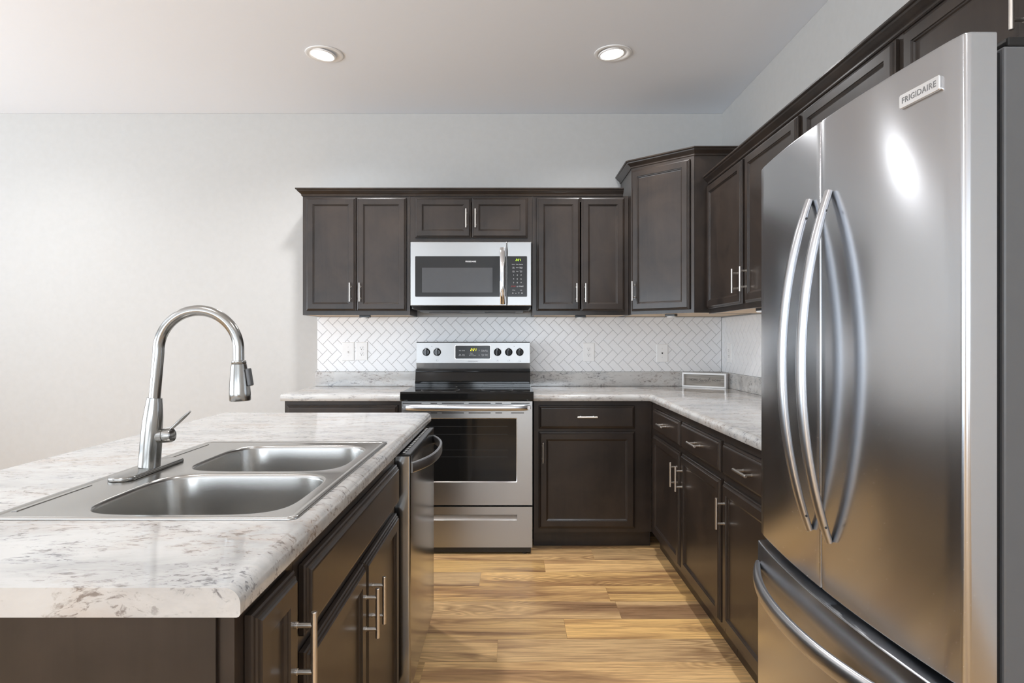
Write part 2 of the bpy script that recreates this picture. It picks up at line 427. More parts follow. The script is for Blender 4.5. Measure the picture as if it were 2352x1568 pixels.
# ------------------------------------------------------------------ cabinets (local frame: x along face, +y into the cabinet, z up, face frame front at y=0)
DT = .020
def door_mesh(x0, x1, z0, z1, panel=True):
    prof = [(0, 0.0), (0, .009), (.0025, .0115), (.0065, .0125), (.0075, .0155), (.0115, .0175), (.0135, .020)]
    if panel: prof += [(.0440, .020), (.0455, .0165), (.0490, .0155), (.0520, .0115), (.0560, .0105)]
    else: prof += [(.0175, .0205)]
    b = MB(); rs = []
    for ins, d in prof:
        y = -.0012-d
        rs.append([(x0+ins, y, z0+ins), (x1-ins, y, z0+ins), (x1-ins, y, z1-ins), (x0+ins, y, z1-ins)])
    b.rings(rs, True, True, smooth=False); return b
def add_pull(parent, x, z, vert=True, L=.12, r=.0052):
    b = MB(); y = -DT-.0012; yo = y-.030
    d = Vector((0, 0, 1)) if vert else Vector((1, 0, 0)); c = Vector((x, yo, z))
    b.cyl(c-d*L/2, c+d*L/2, r, 16, .0008)
    for s in (-1, 1):
        p = c+d*s*.038
        b.cyl(p, (p.x, y+.0007, p.z), r*.86, 14)
        b.cyl((p.x, y-.0035, p.z), (p.x, y+.0005, p.z), r*1.05, 14)
    return b.build('handle', 'pull_nickel', parent)
def add_door(root, x0, x1, z0, z1, pull=None, name='door', panel=True):
    d = door_mesh(x0, x1, z0, z1, panel).build(name, 'wood', root)
    if pull: add_pull(d, *pull)
    return d
def pv(x, z): return (x, z, True)
def ph(x, z): return (x, z, False)
def upper(label, loc, rz, W, z0, z1, depth, doors, group='dark wall cabinets', left_vis=True, name='wall_cabinet'):
    t = thing(name, loc, label, 'cabinet', group, rz)
    b = MB(); e = .0008; w = .016
    b.box(e, w, .019, depth, z0, z1); b.box(W-w, W-e, .019, depth, z0, z1)
    b.box(w, W-w, .019, depth, z1-w, z1); b.box(w, W-w, depth-.008, depth, z0, z1-w)
    b.build('carcass', 'wood', t)
    f = MB(); s = .038
    f.box(e, s, 0, .019, z0, z1); f.box(W-s, W-e, 0, .019, z0, z1); f.box(s, W-s, 0, .019, z0, z0+s); f.box(s, W-s, 0, .019, z1-s, z1)
    if len(doors) == 2 and W > .8: f.box(doors[0][1]-.02, doors[1][0]+.02, 0, .019, z0+s, z1-s)
    f.build('face_frame', 'wood', t)
    m = MB(); m.box(w, W-w, .0192, depth-.008, z0+.0006, z0+.012); m.build('bottom_panel', 'maple', t)['label'] = 'pale unfinished maple underside panel'
    for (x0, x1, a, c, pull) in doors: add_door(t, x0, x1, a, c, pull)
    return t
def base(label, loc, rz, W, depth, doors=(), drawers=(), falses=(), group='dark base cabinets', hollow=False, toe=.047, ztop=.8745, name='base_cabinet', e0=.0008, e1=.0008):
    t = thing(name, loc, label, 'cabinet', group, rz)
    b = MB(); w = .016; zt = .097
    b.box(e0, w, .019, depth, zt, ztop); b.box(W-w, W-e1, .019, depth, zt, ztop)
    b.box(w, W-w, .019, depth, zt, zt+w); b.box(w, W-w, depth-.01, depth, zt+w, ztop)
    if not hollow: b.box(w, W-w, .019, depth-.01, ztop-w, ztop)
    b.build('carcass', 'wood', t)
    f = MB(); s = .036; al = [d[:2] for d in list(doors)+list(drawers)]
    sl, sr = max(s, min(a[0] for a in al)+.015), max(s, W-max(a[1] for a in al)+.015)
    f.box(e0, sl, 0, .019, zt, ztop); f.box(W-sr, W-e1, 0, .019, zt, ztop)
    for a, c in zip(sorted(al), sorted(al)[1:]):
        if c[0] > a[1]: f.box(a[1]-.012, c[0]+.012, -.0002, .0188, zt+.001, ztop-.001)
    f.box(sl, W-sr, 0, .019, zt, zt+s); f.box(sl, W-sr, 0, .019, ztop-s, ztop)
    if drawers or falses: f.box(sl, W-sr, 0, .019, .68, .72)
    f.build('face_frame', 'wood', t)
    k = MB(); k.box(e0, W-e1, toe, toe+.016, 0.0005, zt)
    k.build('toe_kick', 'wood', t)
    for (x0, x1, a, c, pull) in doors: add_door(t, x0, x1, a, c, pull)
    for (x0, x1, a, c, pull) in drawers: add_door(t, x0, x1, a, c, pull, 'drawer', False)
    for (x0, x1, a, c) in falses: add_door(t, x0, x1, a, c, None, 'false_drawer_front', False)
    return t

ZU0, ZU1 = 1.391, 2.153
WG = .002
# back wall uppers (face frame at Y=4.015)
def bx_(X0, d): return (X0, 4.015, 0)
U = 4.015; UD = YW-U-WG
X0 = -1.335
upper('dark wood wall cabinet with two tall doors left of the microwave', (X0, U, 0), 0, .688, ZU0, ZU1, UD,
      [(-1.309-X0, -.9905-X0, 1.417, 2.140, pv(-1.022-X0, 1.534)), (-.9875-X0, -.669-X0, 1.417, 2.140, pv(-.960-X0, 1.534))])
X0 = -.647
upper('short dark wood wall cabinet directly above the microwave', (X0, U, 0), 0, .782, 1.851, ZU1, UD,
      [(-.613-X0, -.256-X0, 1.883, 2.140, pv(-.2857-X0, 2.003)), (-.252-X0, .1057-X0, 1.883, 2.140, pv(-.2264-X0, 2.003))])
X0 = .135
upper('dark wood wall cabinet with two tall doors between microwave and corner cabinet', (X0, U, 0), 0, .617, ZU0, ZU1, UD,
      [(.162-X0, .4394-X0, 1.417, 2.140, pv(.4174-X0, 1.531)), (.4466-X0, .7243-X0, 1.417, 2.140, pv(.4733-X0, 1.531))])
# filler between left cabinet bottom run and microwave is part of the cabinets' stiles

# corner cabinet
CP = [(-.001, 0), (.003, 0), (.006, .004), (.006, .010), (.010, .016), (.020, .024), (.026, .030), (.028, .036), (.034, .038), (.036, .041), (.036, .047), (-.001, .047)]
PL_, PR_ = Vector((.754, 3.935)), Vector((1.068, 3.650))
ZK1 = 2.305
def corner_cab():
    ang = math.atan2(PR_.y-PL_.y, PR_.x-PL_.x); L = (PR_-PL_).length
    t = thing('wall_cabinet', (PL_.x, PL_.y, 0), 'taller diagonal corner wall cabinet with one door and a pull at left', 'cabinet', 'dark wall cabinets', ang)
    Ti = Matrix.Translation((PL_.x, PL_.y, 0)) @ Matrix.Rotation(ang, 4, 'Z'); Ti = Ti.inverted()
    foot = [PL_, Vector((PL_.x, YW-WG)), Vector((XR-WG, YW-WG)), Vector((XR-WG, PR_.y)), PR_]
    inn = [PL_+Vector((.014, .006)), Vector((PL_.x+.016, YW-.012)), Vector((XR-.012, YW-.012)), Vector((XR-.012, PR_.y+.016)), PR_+Vector((.006, .014))]
    def ring(ps, z): return [Ti @ Vector((p.x, p.y, z)) for p in ps]
    b = MB()
    # walls (outer shell with underside lip), recessed bottom, top
    b.rings([ring(inn, ZU0+.012), ring(inn, ZU0), ring(foot, ZU0), ring(foot, ZK1)], False, True, smooth=False)
    b.build('carcass', 'wood', t)
    m = MB(); m.rings([ring(inn, ZU0+.0115), ring(inn, ZU0+.0006)], True, True, smooth=False)
    m.build('bottom_panel', 'maple', t)['label'] = 'pale unfinished maple underside panel'
    f = MB(); s = .026; d0, d1 = -.003, -.0002
    f.box(0.001, s, d0, d1, ZU0, ZK1); f.box(L-s, L-.001, d0, d1, ZU0, ZK1); f.box(s, L-s, d0, d1, ZU0, ZU0+.03); f.box(s, L-s, d0, d1, ZK1-.03, ZK1)
    f.build('face_frame', 'wood', t)
    d = door_mesh(.012, L-.024, ZU0+.020, ZK1-.018)
    for v in d.v: v.y -= .003
    d = d.build('door', 'wood', t)
    h = add_pull(d, .012+.028, 1.534); h.location.y = -.003
    b = MB(); sweep(b, [(PL_.x, YW-.003), (PL_.x, PL_.y), (PR_.x, PR_.y), (XR-.003, PR_.y)], [(o+.001, ZK1-.001+dz) for o, dz in CP], -1)
    b.v = [Ti @ p for p in b.v]; b.build('crown_molding', 'wood', t, ang=25)
    return t
corner_cab()

# right wall uppers (face frame X = 1.151), local x = -Y
XU = 1.151; RUD = XR-XU-WG; ZT2 = 2.138
def rupper(label, Y0, Y1, z0, doors, group='dark wall cabinets'):
    ds = [(Y0-a, Y0-b, c, d, (None if p is None else pv(Y0-p[0], p[1]))) for (a, b, c, d, p) in doors]
    return upper(label, (XU, Y0, 0), R(-90), Y0-Y1, z0, ZT2, RUD, ds)
rupper('dark wood wall cabinet with two tall doors on the right wall beside the corner', 3.649, 2.466, 1.386,
       [(3.634, 3.092, 1.412, 2.125, (3.124, 1.527)), (3.046, 2.490, 1.412, 2.125, (3.014, 1.527))])
rupper('dark wood single door wall cabinet rising behind the far edge of the refrigerator', 2.4655, 1.8375, 1.386,
       [(2.442, 1.858, 1.412, 2.125, (1.890, 1.527))])
rupper('short dark wood wall cabinet above the refrigerator at upper right', 1.837, .855, 1.851,
       [(1.818, 1.350, 1.868, 2.125, (1.378, 1.976)), (1.335, .875, 1.868, 2.125, (1.302, 1.976))])

# crowns
def crown(label, path, z, side):
    b = MB(); sweep(b, path, [(o+.001, z+dz) for o, dz in CP], side)
    c = sum((Vector((*p, 0)) for p in path), Vector())/len(path)
    tag(b.build('crown_molding', 'wood', ang=25), label, 'crown molding', 'crown moldings on the wall cabinets')
crown('dark crown molding along the top of the back wall cabinets', [(-1.335, YW-.003), (-1.335, 4.0145), (.7165, 4.0145)], 2.151, -1)
crown('long dark crown molding along the right wall cabinets', [(XU, 3.648), (XU, .856)], ZT2-.002, -1)

# base cabinets, back wall (face frame at Y=3.71)
BF = 3.71; BD = YW-BF-WG
X0 = -1.34
base('dark base cabinet under the counter left of the range', (X0, BF, 0), 0, .6985, BD,
     doors=[(.018, .345, .125, .690, pv(.317, .572)), (.349, .676, .125, .690, pv(.377, .572))],
     drawers=[(.018, .672, .712, .848, ph(.345, .780))])
X0 = .1335
base('dark base cabinet right of the range with wide drawer over one door', (X0, BF, 0), 0, .699, BD,
     doors=[(.163-X0, .730-X0, .122, .692, pv(.1865-X0, .572))],
     drawers=[(.163-X0, .730-X0, .709, .845, ph(.4463-X0, .7806))])
# right wall base (face frame X=.833)
XB = .833; RBD = XR-XB-WG
def rbase(label, Y0, Y1, doors, drawers, e0=.0008):
    f = lambda L: [(Y0-a, Y0-b, c, d, (Y0-p[0], p[1], p[2])) for (a, b, c, d, p) in L]
    return base(label, (XB, Y0, 0), R(-90), Y0-Y1, RBD, doors=f(doors), drawers=f(drawers))
rbase('long dark base cabinet on the right wall by the corner, two drawers over two doors', BF-.0005, 2.436,
      [(3.600, 3.046, .128, .688, (3.078, .572, True)), (3.010, 2.455, .128, .688, (2.982, .572, True))],
      [(3.600, 3.046, .715, .838, (3.323, .778, False)), (3.010, 2.455, .715, .838, (2.732, .778, False))])
rbase('dark base cabinet between the long corner cabinet and the refrigerator', 2.4355, 1.862,
      [(2.420, 1.882, .128, .688, (2.388, .572, True))],
      [(2.420, 1.882, .715, .838, (2.150, .778, False))])

# ------------------------------------------------------------------ countertops
def cprof(depth, zt=.914, zb=.8755, r=.020):
    p = [(-depth, zb), (-depth, zt)]
    for k in range(0, 9):
        a = k/8*PI/2; p.append((-r+math.sin(a)*r, zt-r+math.cos(a)*r))
    p += [(0, zb+.004), (-.002, zb+.001), (-.006, zb)]
    return p
b = MB(); sweep(b, [(.1285, 3.650), (.806, 3.650), (.806, 1.862)], cprof(.645), -1)
tag(b.build('countertop', 'marble'), 'L-shaped grey and white marbled countertop right of the range', 'countertop', 'marbled countertops')
b = MB(); sweep(b, [(-1.345, 3.650), (-.6395, 3.650)], cprof(.667), -1)
tag(b.build('countertop', 'marble'), 'short marbled countertop left of the range', 'countertop', 'marbled countertops')
def bsp(label, x0, x1, y0, y1):
    b = MB(); b.box(x0, x1, y0, y1, .9145, 1.0135); tag(b.build('backsplash_curb', 'marble', bev=.002), label, 'backsplash', 'marbled backsplash curbs')
bsp('low marbled backsplash strip behind the left countertop', -1.345, -.634, YW-.020, YW-.0005)
bsp('low marbled backsplash strip along the back wall right of the range', .1275, XR-.0215, YW-.020, YW-.0005)
bsp('low marbled backsplash strip on the right wall above the counter', XR-.0205, XR-.0005, 1.865, YW-.001)

# herringbone tile
def herring(name, label, U0, U1, Z0, Z1, mk, anchor):
    W = .0479; L = 2*W; g = .0009; c = math.cos(R(45))
    def rot(u, v): return (anchor[0]+(u*c+v*c), anchor[1]+(-u*c+v*c))
    def clip(poly):
        for ax, lim, sg in ((0, U0, 1), (0, U1, -1), (1, Z0, 1), (1, Z1, -1)):
            out = []
            for i in range(len(poly)):
                a, b2 = poly[i-1], poly[i]; da, db = sg*(a[ax]-lim), sg*(b2[ax]-lim)
                if (da >= 0) != (db >= 0):
                    t = da/(da-db); out.append((a[0]+(b2[0]-a[0])*t, a[1]+(b2[1]-a[1])*t))
                if db >= 0: out.append(b2)
            poly = out
            if len(poly) < 3: return []
        return poly
    def area_(p): return abs(sum(p[i-1][0]*p[i][1]-p[i][0]*p[i-1][1] for i in range(len(p))))/2
    b = MB(); b.mat('grout')
    def addp(poly, d0, d1, ins):
        n = len(poly)
        if n < 3: return
        cx = sum(p[0] for p in poly)/n; cz = sum(p[1] for p in poly)/n
        A = [mk(p[0], p[1], d0) for p in poly]; Bm = [mk(p[0], p[1], d1*.75) for p in poly]
        C = []
        for p in poly:
            dx, dz = p[0]-cx, p[1]-cz; l = math.hypot(dx, dz) or 1
            C.append(mk(p[0]-dx/l*ins, p[1]-dz/l*ins, d1))
        b.rings([A, Bm, C], False, True, smooth=False)
    addp([(U0, Z0), (U1, Z0), (U1, Z1), (U0, Z1)], .0003, .0042, 0)
    b.mat('tile')
    for i in range(-70, 90):
        for j in range(-14, 14):
            for (u0, v0, du, dv) in ((0, -W, L, W), (L, -2*W, W, L)):
                ox = i*W+j*L; oy = i*W-j*L
                if not (U0-.2 < rot(u0+ox, v0+oy)[0] < U1+.2 and Z0-.2 < rot(u0+ox, v0+oy)[1] < Z1+.2): continue
                q = [(u0+ox+g, v0+oy+g), (u0+ox+du-g, v0+oy+g), (u0+ox+du-g, v0+oy+dv-g), (u0+ox+g, v0+oy+dv-g)]
                q = clip([rot(*p) for p in q])
                if len(q) >= 3 and area_(q) > 2e-5: addp(q, .004, .0062, .0008)
    return tag(b.build(name, None), label, 'tile backsplash', 'herringbone tile backsplashes')
herring('tile_backsplash', 'white herringbone tile backsplash on the back wall', -1.334, XR-.0095, 1.0142, 1.389,
        lambda u, z, d: (u, YW-.0003-d, z), (-1.2637, 1.3686))
# the stretch behind the range and microwave goes higher/lower
herring('tile_backsplash', 'white herringbone tile backsplash on the right wall under the wall cabinets', 1.87, YW-.0005, 1.0142, 1.384,
        lambda u, z, d: (XR-.0003-d, u, z), (2.0, 1.3686))

# ------------------------------------------------------------------ wall plates
def plate(name, label, cx, cz, kind, rz=0.0, base_=(0, 0), w=.078, h=.126, cat='outlet'):
    t = thing(name, (*base_, cz), label, cat, 'white wall plates on the tile', rz)
    b = MB(); rs = []
    for ins, d in ((0, 0), (0, .003), (.0015, .0055), (.004, .0065)):
        rs.append([(-w/2+ins, -d, -h/2+ins), (w/2-ins, -d, -h/2+ins), (w/2-ins, -d, h/2-ins), (-w/2+ins, -d, h/2-ins)])
    b.rings(rs, smooth=False); b.build('cover_plate', 'white_plastic', t)
    if kind == 'outlet':
        for s in (-1, 1):
            r = MB(); zc = s*.0195
            ring = lambda y, k=1: [(math.cos(a)*.0165*k if abs(math.cos(a)*.0165) < .0165 else 0, y, zc+max(-.0125, min(.0125, math.sin(a)*.0165))*k) for a in [2*PI*i/24 for i in range(24)]]
            r.rings([ring(-.0065), ring(-.0085), ring(-.009, .96)], smooth=False); o = r.build('receptacle', 'white_plastic', t)
            q = MB()
            for sx in (-1, 1): q.box(sx*.0065-.0009, sx*.0065+.0009, -.0094, -.0091, zc-.001, zc+.007)
            q.lathe((0, -.0091, zc-.007), (0, -1, 0), [(0, .0026), (.0003, .0026)], 12); q.build('slots', 'slot_dark', o)
        q = MB(); q.lathe((0, -.0065, 0), (0, -1, 0), [(0, .003), (.001, .0028), (.0014, .001)], 12); q.build('screw', 'white_steel', t)
    if kind == 'switch':
        q = MB(); q.box(-.0055, .0055, -.0075, -.0066, -.012, .012); o = q.build('toggle_frame', 'white_plastic', t)
        q = MB(); q.add([(-.004, -.007, -.005), (.004, -.007, -.005), (.004, -.007, .004), (-.004, -.007, .004), (-.003, -.019, -.012), (.003, -.019, -.012), (.003, -.019, -.006), (-.003, -.019, -.006)],
                        [(0, 1, 2, 3), (7, 6, 5, 4), (0, 4, 5, 1), (1, 5, 6, 2), (2, 6, 7, 3), (3, 7, 4, 0)]); q.build('toggle', 'white_plastic', t, bev=.001)
    if kind in ('switch', 'jack'):
        for s in (-1, 1):
            q = MB(); q.lathe((0, -.0065, s*.030), (0, -1, 0), [(0, .003), (.001, .0028), (.0014, .001)], 12); q.build('screw', 'white_steel', t)
    if kind == 'jack':
        q = MB(); q.box(-.009, .009, -.0078, -.0066, -.009, .009); o = q.build('jack_insert', 'white_plastic', t, bev=.0006)
        q = MB(); q.box(-.0045, .0045, -.0086, -.0079, -.004, .004); q.box(-.002, .002, -.0086, -.0079, -.0065, -.004); q.build('socket', 'slot_dark', o)
    return t
TY = YW-.0070
plate('light_switch', 'white toggle switch plate on the tile at the far left', 0, 1.1525, 'switch', 0, (-1.120, TY), .084, .128, 'light switch')
plate('wall_outlet', 'white duplex outlet beside the toggle switch left of the range', 0, 1.155, 'outlet', 0, (-1.0275, TY), .081, .126)
plate('wall_outlet', 'white duplex outlet on the tile just right of the range', 0, 1.1475, 'outlet', 0, (.533, TY), .080, .127)
plate('phone_jack', 'white phone jack plate on the tile near the corner', 0, 1.1415, 'jack', 0, (1.038, TY), .079, .124, 'phone jack')
plate('wall_outlet', 'white duplex outlet on the right wall tile near the corner', 0, 1.145, 'outlet', R(-90), (XR-.0070, 4.152), .080, .128)

# under cabinet puck lights
def puck(label, x, y, rz=0.0, z=ZU0+.0004):
    t = thing('under_cabinet_light', (x, y, z), label, 'light', 'under-cabinet lights', rz)
    b = MB(); b.box(-.034, .034, -.018, .018, -.014, -.0002); b.build('housing', 'black_plastic', t, bev=.002)
    b = MB(); b.lathe((0, 0, -.0142), (0, 0, -1), [(0, .026), (.005, .026), (.008, .022), (.009, .0)], 28); b.build('lens', 'white_plastic', t)
puck('small black and white puck light under the left wall cabinet', -.945, 4.058)
puck('small black and white puck light under the wall cabinet right of the microwave', .448, 4.058)
puck('small black and white puck light under the diagonal corner cabinet', .985, 3.86, R(-43))
puck('small black and white puck light under the right wall cabinet', XU+.05, 3.00, R(-90), 1.3864)

# ------------------------------------------------------------------ recessed ceiling lights
def downlight(label, x, y, tilt):
    t = thing('recessed_light', (x, y, ZC), label, 'ceiling light', 'recessed ceiling lights')
    b = MB(); seg = 40
    prof = [(.0, .101), (-.004, .100), (-.006, .094), (-.004, .078), (.0008, .072)]
    rs = [[(math.cos(2*PI*k/seg)*r, math.sin(2*PI*k/seg)*r, z) for k in range(seg)] for z, r in prof]
    b.rings(rs, False, False); b.build('trim_ring', 'white_plastic', t)
    g = MB(); Tm = Matrix.Translation((-.006 if tilt < 0 else -.012, 0, -.006)) @ Matrix.Rotation(tilt, 4, 'Y')
    prof = [(.004, .074), (-.002, .072), (-.004, .066), (-.001, .060)]
    rs = [[(math.cos(2*PI*k/seg)*r, math.sin(2*PI*k/seg)*r, z) for k in range(seg)] for z, r in prof]
    g.rings(rs, True, False, T=Tm); gm = g.build('gimbal', 'white_plastic', t)
    l = MB(); rs = [[(math.cos(2*PI*k/seg)*r, math.sin(2*PI*k/seg)*r, z) for k in range(seg)] for z, r in ((-.0012, .0605), (-.0022, .056))]
    l.rings(rs, True, True, T=Tm); o = l.build('lens', 'lamp_lens', gm); o['label'] = 'glowing white lens'
downlight('leftmost lit recessed ceiling light near the back wall', CANS[0][0], CANS[0][1], R(7))
downlight('rightmost lit recessed ceiling light above the range area', CANS[1][0], CANS[1][1], R(-7))

# ------------------------------------------------------------------ range
def rrect(x0, x1, z0, z1, r, n=6):
    pts = []
    for cx, cz, a0 in ((x1-r, z1-r, 0), (x0+r, z1-r, 90), (x0+r, z0+r, 180), (x1-r, z0+r, 270)):
        for k in range(n+1):
            a = R(a0+90*k/n); pts.append((cx+math.cos(a)*r, cz+math.sin(a)*r))
    return pts
def panel_y(b, pts, y0, y1, ch=.001):   # prism with front at y1 (towards -y), slightly chamfered
    n = len(pts); cx = sum(p[0] for p in pts)/n; cz = sum(p[1] for p in pts)/n
    def sc(p):
        dx, dz = p[0]-cx, p[1]-cz; l = math.hypot(dx, dz) or 1
        return (p[0]-dx/l*ch, p[1]-dz/l*ch)
    b.rings([[(p[0], y0, p[1]) for p in pts], [(p[0], y1+ch, p[1]) for p in pts], [(sc(p)[0], y1, sc(p)[1]) for p in pts]], smooth=False)

def make_range():
    cx = -.2535; L = (cx, 3.95, 0); x0, x1 = cx-.379, cx+.379
    t = thing('kitchen_range', L, 'freestanding stainless steel electric range with black glass cooktop', 'range')
    b = MB(); b.box(x0+.002, x1-.002, 3.645, 4.245, .045, .905); b.build('body', 'side_grey', t, off=L)
    # toe / base
    b = MB(); b.box(x0+.012, x1-.012, 3.612, 4.22, .010, .0405); b.build('base', 'black_plastic', t, off=L)
    for sx in (x0+.045, x1-.045):
        for sy in (3.634, 4.19):
            f = MB(); f.lathe((sx, sy, .0005), (0, 0, 1), [(0, .016), (.006, .016), (.008, .009), (.012, .009)], 16); f.build('foot', 'black_plastic', t, off=L)
    # storage drawer with recessed pull
    b = MB(); z0, z1 = .041, .2735; rz0, rz1, rx0, rx1 = .197, .235, cx-.288, cx+.288; yf, yb = 3.602, 3.643
    b.box(x0+.004, x1-.004, yf, yb, z0, rz0); b.box(x0+.004, x1-.004, yf, yb, rz1, z1)
    b.box(x0+.004, rx0, yf, yb, rz0, rz1); b.box(rx1, x1-.004, yf, yb, rz0, rz1); b.box(rx0, rx1, 3.628, yb, rz0, rz1)
    dr = b.build('storage_drawer', 'steel_x', t, off=L)
    b = MB(); b.add([(rx0, yf-.0005, rz0-.001), (rx1, yf-.0005, rz0-.001), (rx1, 3.627, rz0+.024), (rx0, 3.627, rz0+.024), (rx0, 3.627, rz0-.001), (rx1, 3.627, rz0-.001)],
                    [(0, 1, 2, 3), (0, 3, 4), (1, 5, 2), (0, 4, 5, 1), (4, 3, 2, 5)]); b.build('finger_pull', 'white_steel', dr, off=L)
    # door: frame with window opening
    z0, z1 = .284, .8795; wx0, wx1, wz0, wz1 = cx-.2875, cx+.2875, .416, .7835; yf, yb = 3.600, 3.643
    b = MB()
    b.box(x0+.004, x1-.004, yf, yb, z0, wz0); b.box(x0+.004, x1-.004, yf, yb, wz1, z1)
    b.box(x0+.004, wx0, yf, yb, wz0, wz1); b.box(wx1, x1-.004, yf, yb, wz0, wz1)
    d = b.build('oven_door', 'steel_x', t, off=L)
    b = MB(); b.mat('white_steel')
    o_, i_ = rrect(wx0-.001, wx1+.001, wz0-.001, wz1+.001, .006), rrect(wx0+.004, wx1-.004, wz0+.004, wz1-.004, .004)
    b.rings([[(p[0], yf-.0002, p[1]) for p in o_], [(p[0], yf-.0015, p[1]) for p in o_], [(p[0], yf+.004, p[1]) for p in i_]], False, False, smooth=False)
    b.build('window_bezel', None, d, off=L)
    b = MB(); b.box(wx0, wx1, yf+.004, yf+.012, wz0, wz1); gw = b.build('oven_window', 'black_gloss', d, off=L)
    b = MB()
    for zz in (.735, .69, .60, .56): b.box(cx-.235, cx+.235, yf+.0034, yf+.0038, zz, zz+.0012)
    b.build('rack_lines', 'mesh_window', gw, off=L)
    # vent slots
    sl = MB(); f = lambda px: (px/6.918+900-1174)/400.0
    for a, c in ((172, 472), (615, 720), (795, 1145), (1220, 1570), (1645, 1750), (1895, 2190)): sl.box(f(a), f(c), yf-.0006, yf+.002, .8665, .871)
    for a, c in ((172, 472), (615, 720), (795, 1145), (1220, 1570), (1645, 1750), (1895, 2100)): sl.box(f(a), f(c), yf-.0006, yf+.002, .8115, .8155)
    sl.build('vent_slots', 'slot_dark', d, off=L)
    # door handle (bowed bar)
    h = MB(); pts = []; rr = []
    for k in range(33):
        u = k/32*2-1; pts.append((cx+u*.363, 3.556+.010*u*u+.020*abs(u)**12, .8465)); rr.append(.0175*(1-.35*abs(u)**24))
    h.tube(pts, rr, 20, flat=(1, .62), up=(0, 0, 1))
    for s in (-1, 1): h.box(cx+s*.355-.008, cx+s*.355+.008, 3.566, 3.5995, .836, .857)
    h.build('handle', 'handle_steel', d, off=L, bev=0)
    # cooktop
    b = MB(); zt = .932
    prof = [(3.590, .884), (3.586, .890), (3.586, .926), (3.590, .9345), (3.598, .9355), (3.606, .9325), (4.128, .9325), (4.128, .906), (3.62, .906), (3.62, .884)]
    b.rings([[(x, y, z) for y, z in prof] for x in (x0-.003, x0, x1, x1+.003)], smooth=False)
    ct = b.build('cooktop', 'black_gloss', t, off=L, bev=.001)
    for (bx_, by_, br) in ((-.42, 3.76, .115), (-.08, 3.76, .095), (-.42, 4.00, .08), (-.08, 4.00, .105)):
        b = MB()
        for r_ in (br,):
            n_ = 48; rs = []
            for rad, z in ((r_, .93255), (r_, .93285), (r_-.0022, .93285), (r_-.0022, .93255)):
                rs.append([(cx+.25+bx_+math.cos(2*PI*k/n_)*rad, by_+math.sin(2*PI*k/n_)*rad, z) for k in range(n_)])
            b.rings(rs, False, False)
        b.build('burner_ring', 'ring_ink', ct, off=L)
    # backguard black riser
    b = MB(); prof = [(4.129, .906), (4.129, .945), (4.121, .949), (4.121, .957), (4.135, .961), (4.150, 1.0185), (4.143, 1.022), (4.143, 1.026), (4.170, 1.040), (4.246, 1.040), (4.246, .906)]
    b.rings([[(x, y, z) for y, z in prof] for x in (x0, x1)], smooth=False); b.build('riser', 'black_gloss', t, off=L)
    # control panel
    b = MB(); prof = [(4.189, 1.0405), (4.180, 1.079), (4.186, 1.2125), (4.190, 1.2165), (4.246, 1.2165), (4.246, 1.0405)]
    b.rings([[(x, y, z) for y, z in prof] for x in (x0+.0005, x1-.0005)], smooth=False)
    cp = b.build('control_panel', 'steel_x', t, off=L)
    b = MB(); b.box(x0+.0005, x1-.0005, 4.1865, 4.246, 1.2168, 1.2195); b.build('top_cap', 'black_plastic', cp, off=L)
    yp = lambda z: 4.180+(z-1.079)*.045
    b = MB(); pts = rrect(-.3724, -.1396, 1.1065, 1.195, .007); b.rings([[(p[0], yp(p[1])-.0002, p[1]) for p in pts], [(p[0], yp(p[1])-.0022, p[1]) for p in pts]], smooth=False)
    ds = b.build('display', 'black_panel', cp, off=L)
    pts2 = rrect(-.3754, -.1366, 1.1035, 1.198, .009); b = MB()
    b.rings([[(p[0], yp(p[1])-.0001, p[1]) for p in pts2], [(p[0], yp(p[1])-.0012, p[1]) for p in pts2]], smooth=False); b.build('display_rim', 'white_steel', ds, off=L)
    b = MB(); seg_digits(b, '2:21', .017, face_T(-.272, yp(1.18)-.0030, 1.158)); b.build('clock_digits', 'clock_yellow', ds, off=L)
    b = MB(); e_ = lambda px, py: ((px/13.067+1040-1174)/344.5, 1.236-(py/13.067+785-779)/344.5)
    for px, py, s in ((222, 262, 'Bake'), (325, 262, 'Broil'), (218, 380, 'Self'), (218, 410, 'Clean'), (322, 380, 'Slow'), (322, 410, 'Cook'), (560, 333, 'Start'), (565, 370, 'Preheat'), (590, 410, 'Door Locked'),
                      (905, 250, 'Timer'), (905, 280, 'On/Off'), (1012, 250, 'Bake'), (1012, 282, 'Time'), (905, 380, 'Oven'), (905, 412, 'Light'), (1012, 380, 'Start'), (1012, 412, 'Time'), (793, 270, '^'), (793, 395, 'v')):
        X, Z = e_(px, py); v, f_ = text_geo(s, .0085 if len(s) > 1 else .016, .0002); b.add(v, f_, face_T(X, yp(Z)-.0026, Z))
    b.build('button_legends', 'white_ink', ds, off=L)
    b = MB(); v, f_ = text_geo('FRIGIDAIRE', .0115, .0002, space=1.15); b.add(v, f_, face_T(-.2545, 4.1792, 1.088)); b.build('lettering', 'grey_ink', cp, off=L)
    # burner marks by the knobs
    for kx, kz, dot in ((-.493, 1.094, (-.004, .003)), (-.0905, 1.092, (0, .004)), (-.016, 1.092, (.005, .004)), (.0578, 1.092, (.005, -.004))):
        b = MB(); pts = rrect(kx-.007, kx+.007, kz-.006, kz+.006, .0055, 4); pin = rrect(kx-.0063, kx+.0063, kz-.0053, kz+.0053, .005, 4); yy = yp(kz)
        b.rings([[(p[0], yy-.0001, p[1]) for p in pts], [(p[0], yy-.0004, p[1]) for p in pts], [(p[0], yy-.0004, p[1]) for p in pin], [(p[0], yy-.0001, p[1]) for p in pin]], False, False, smooth=False)
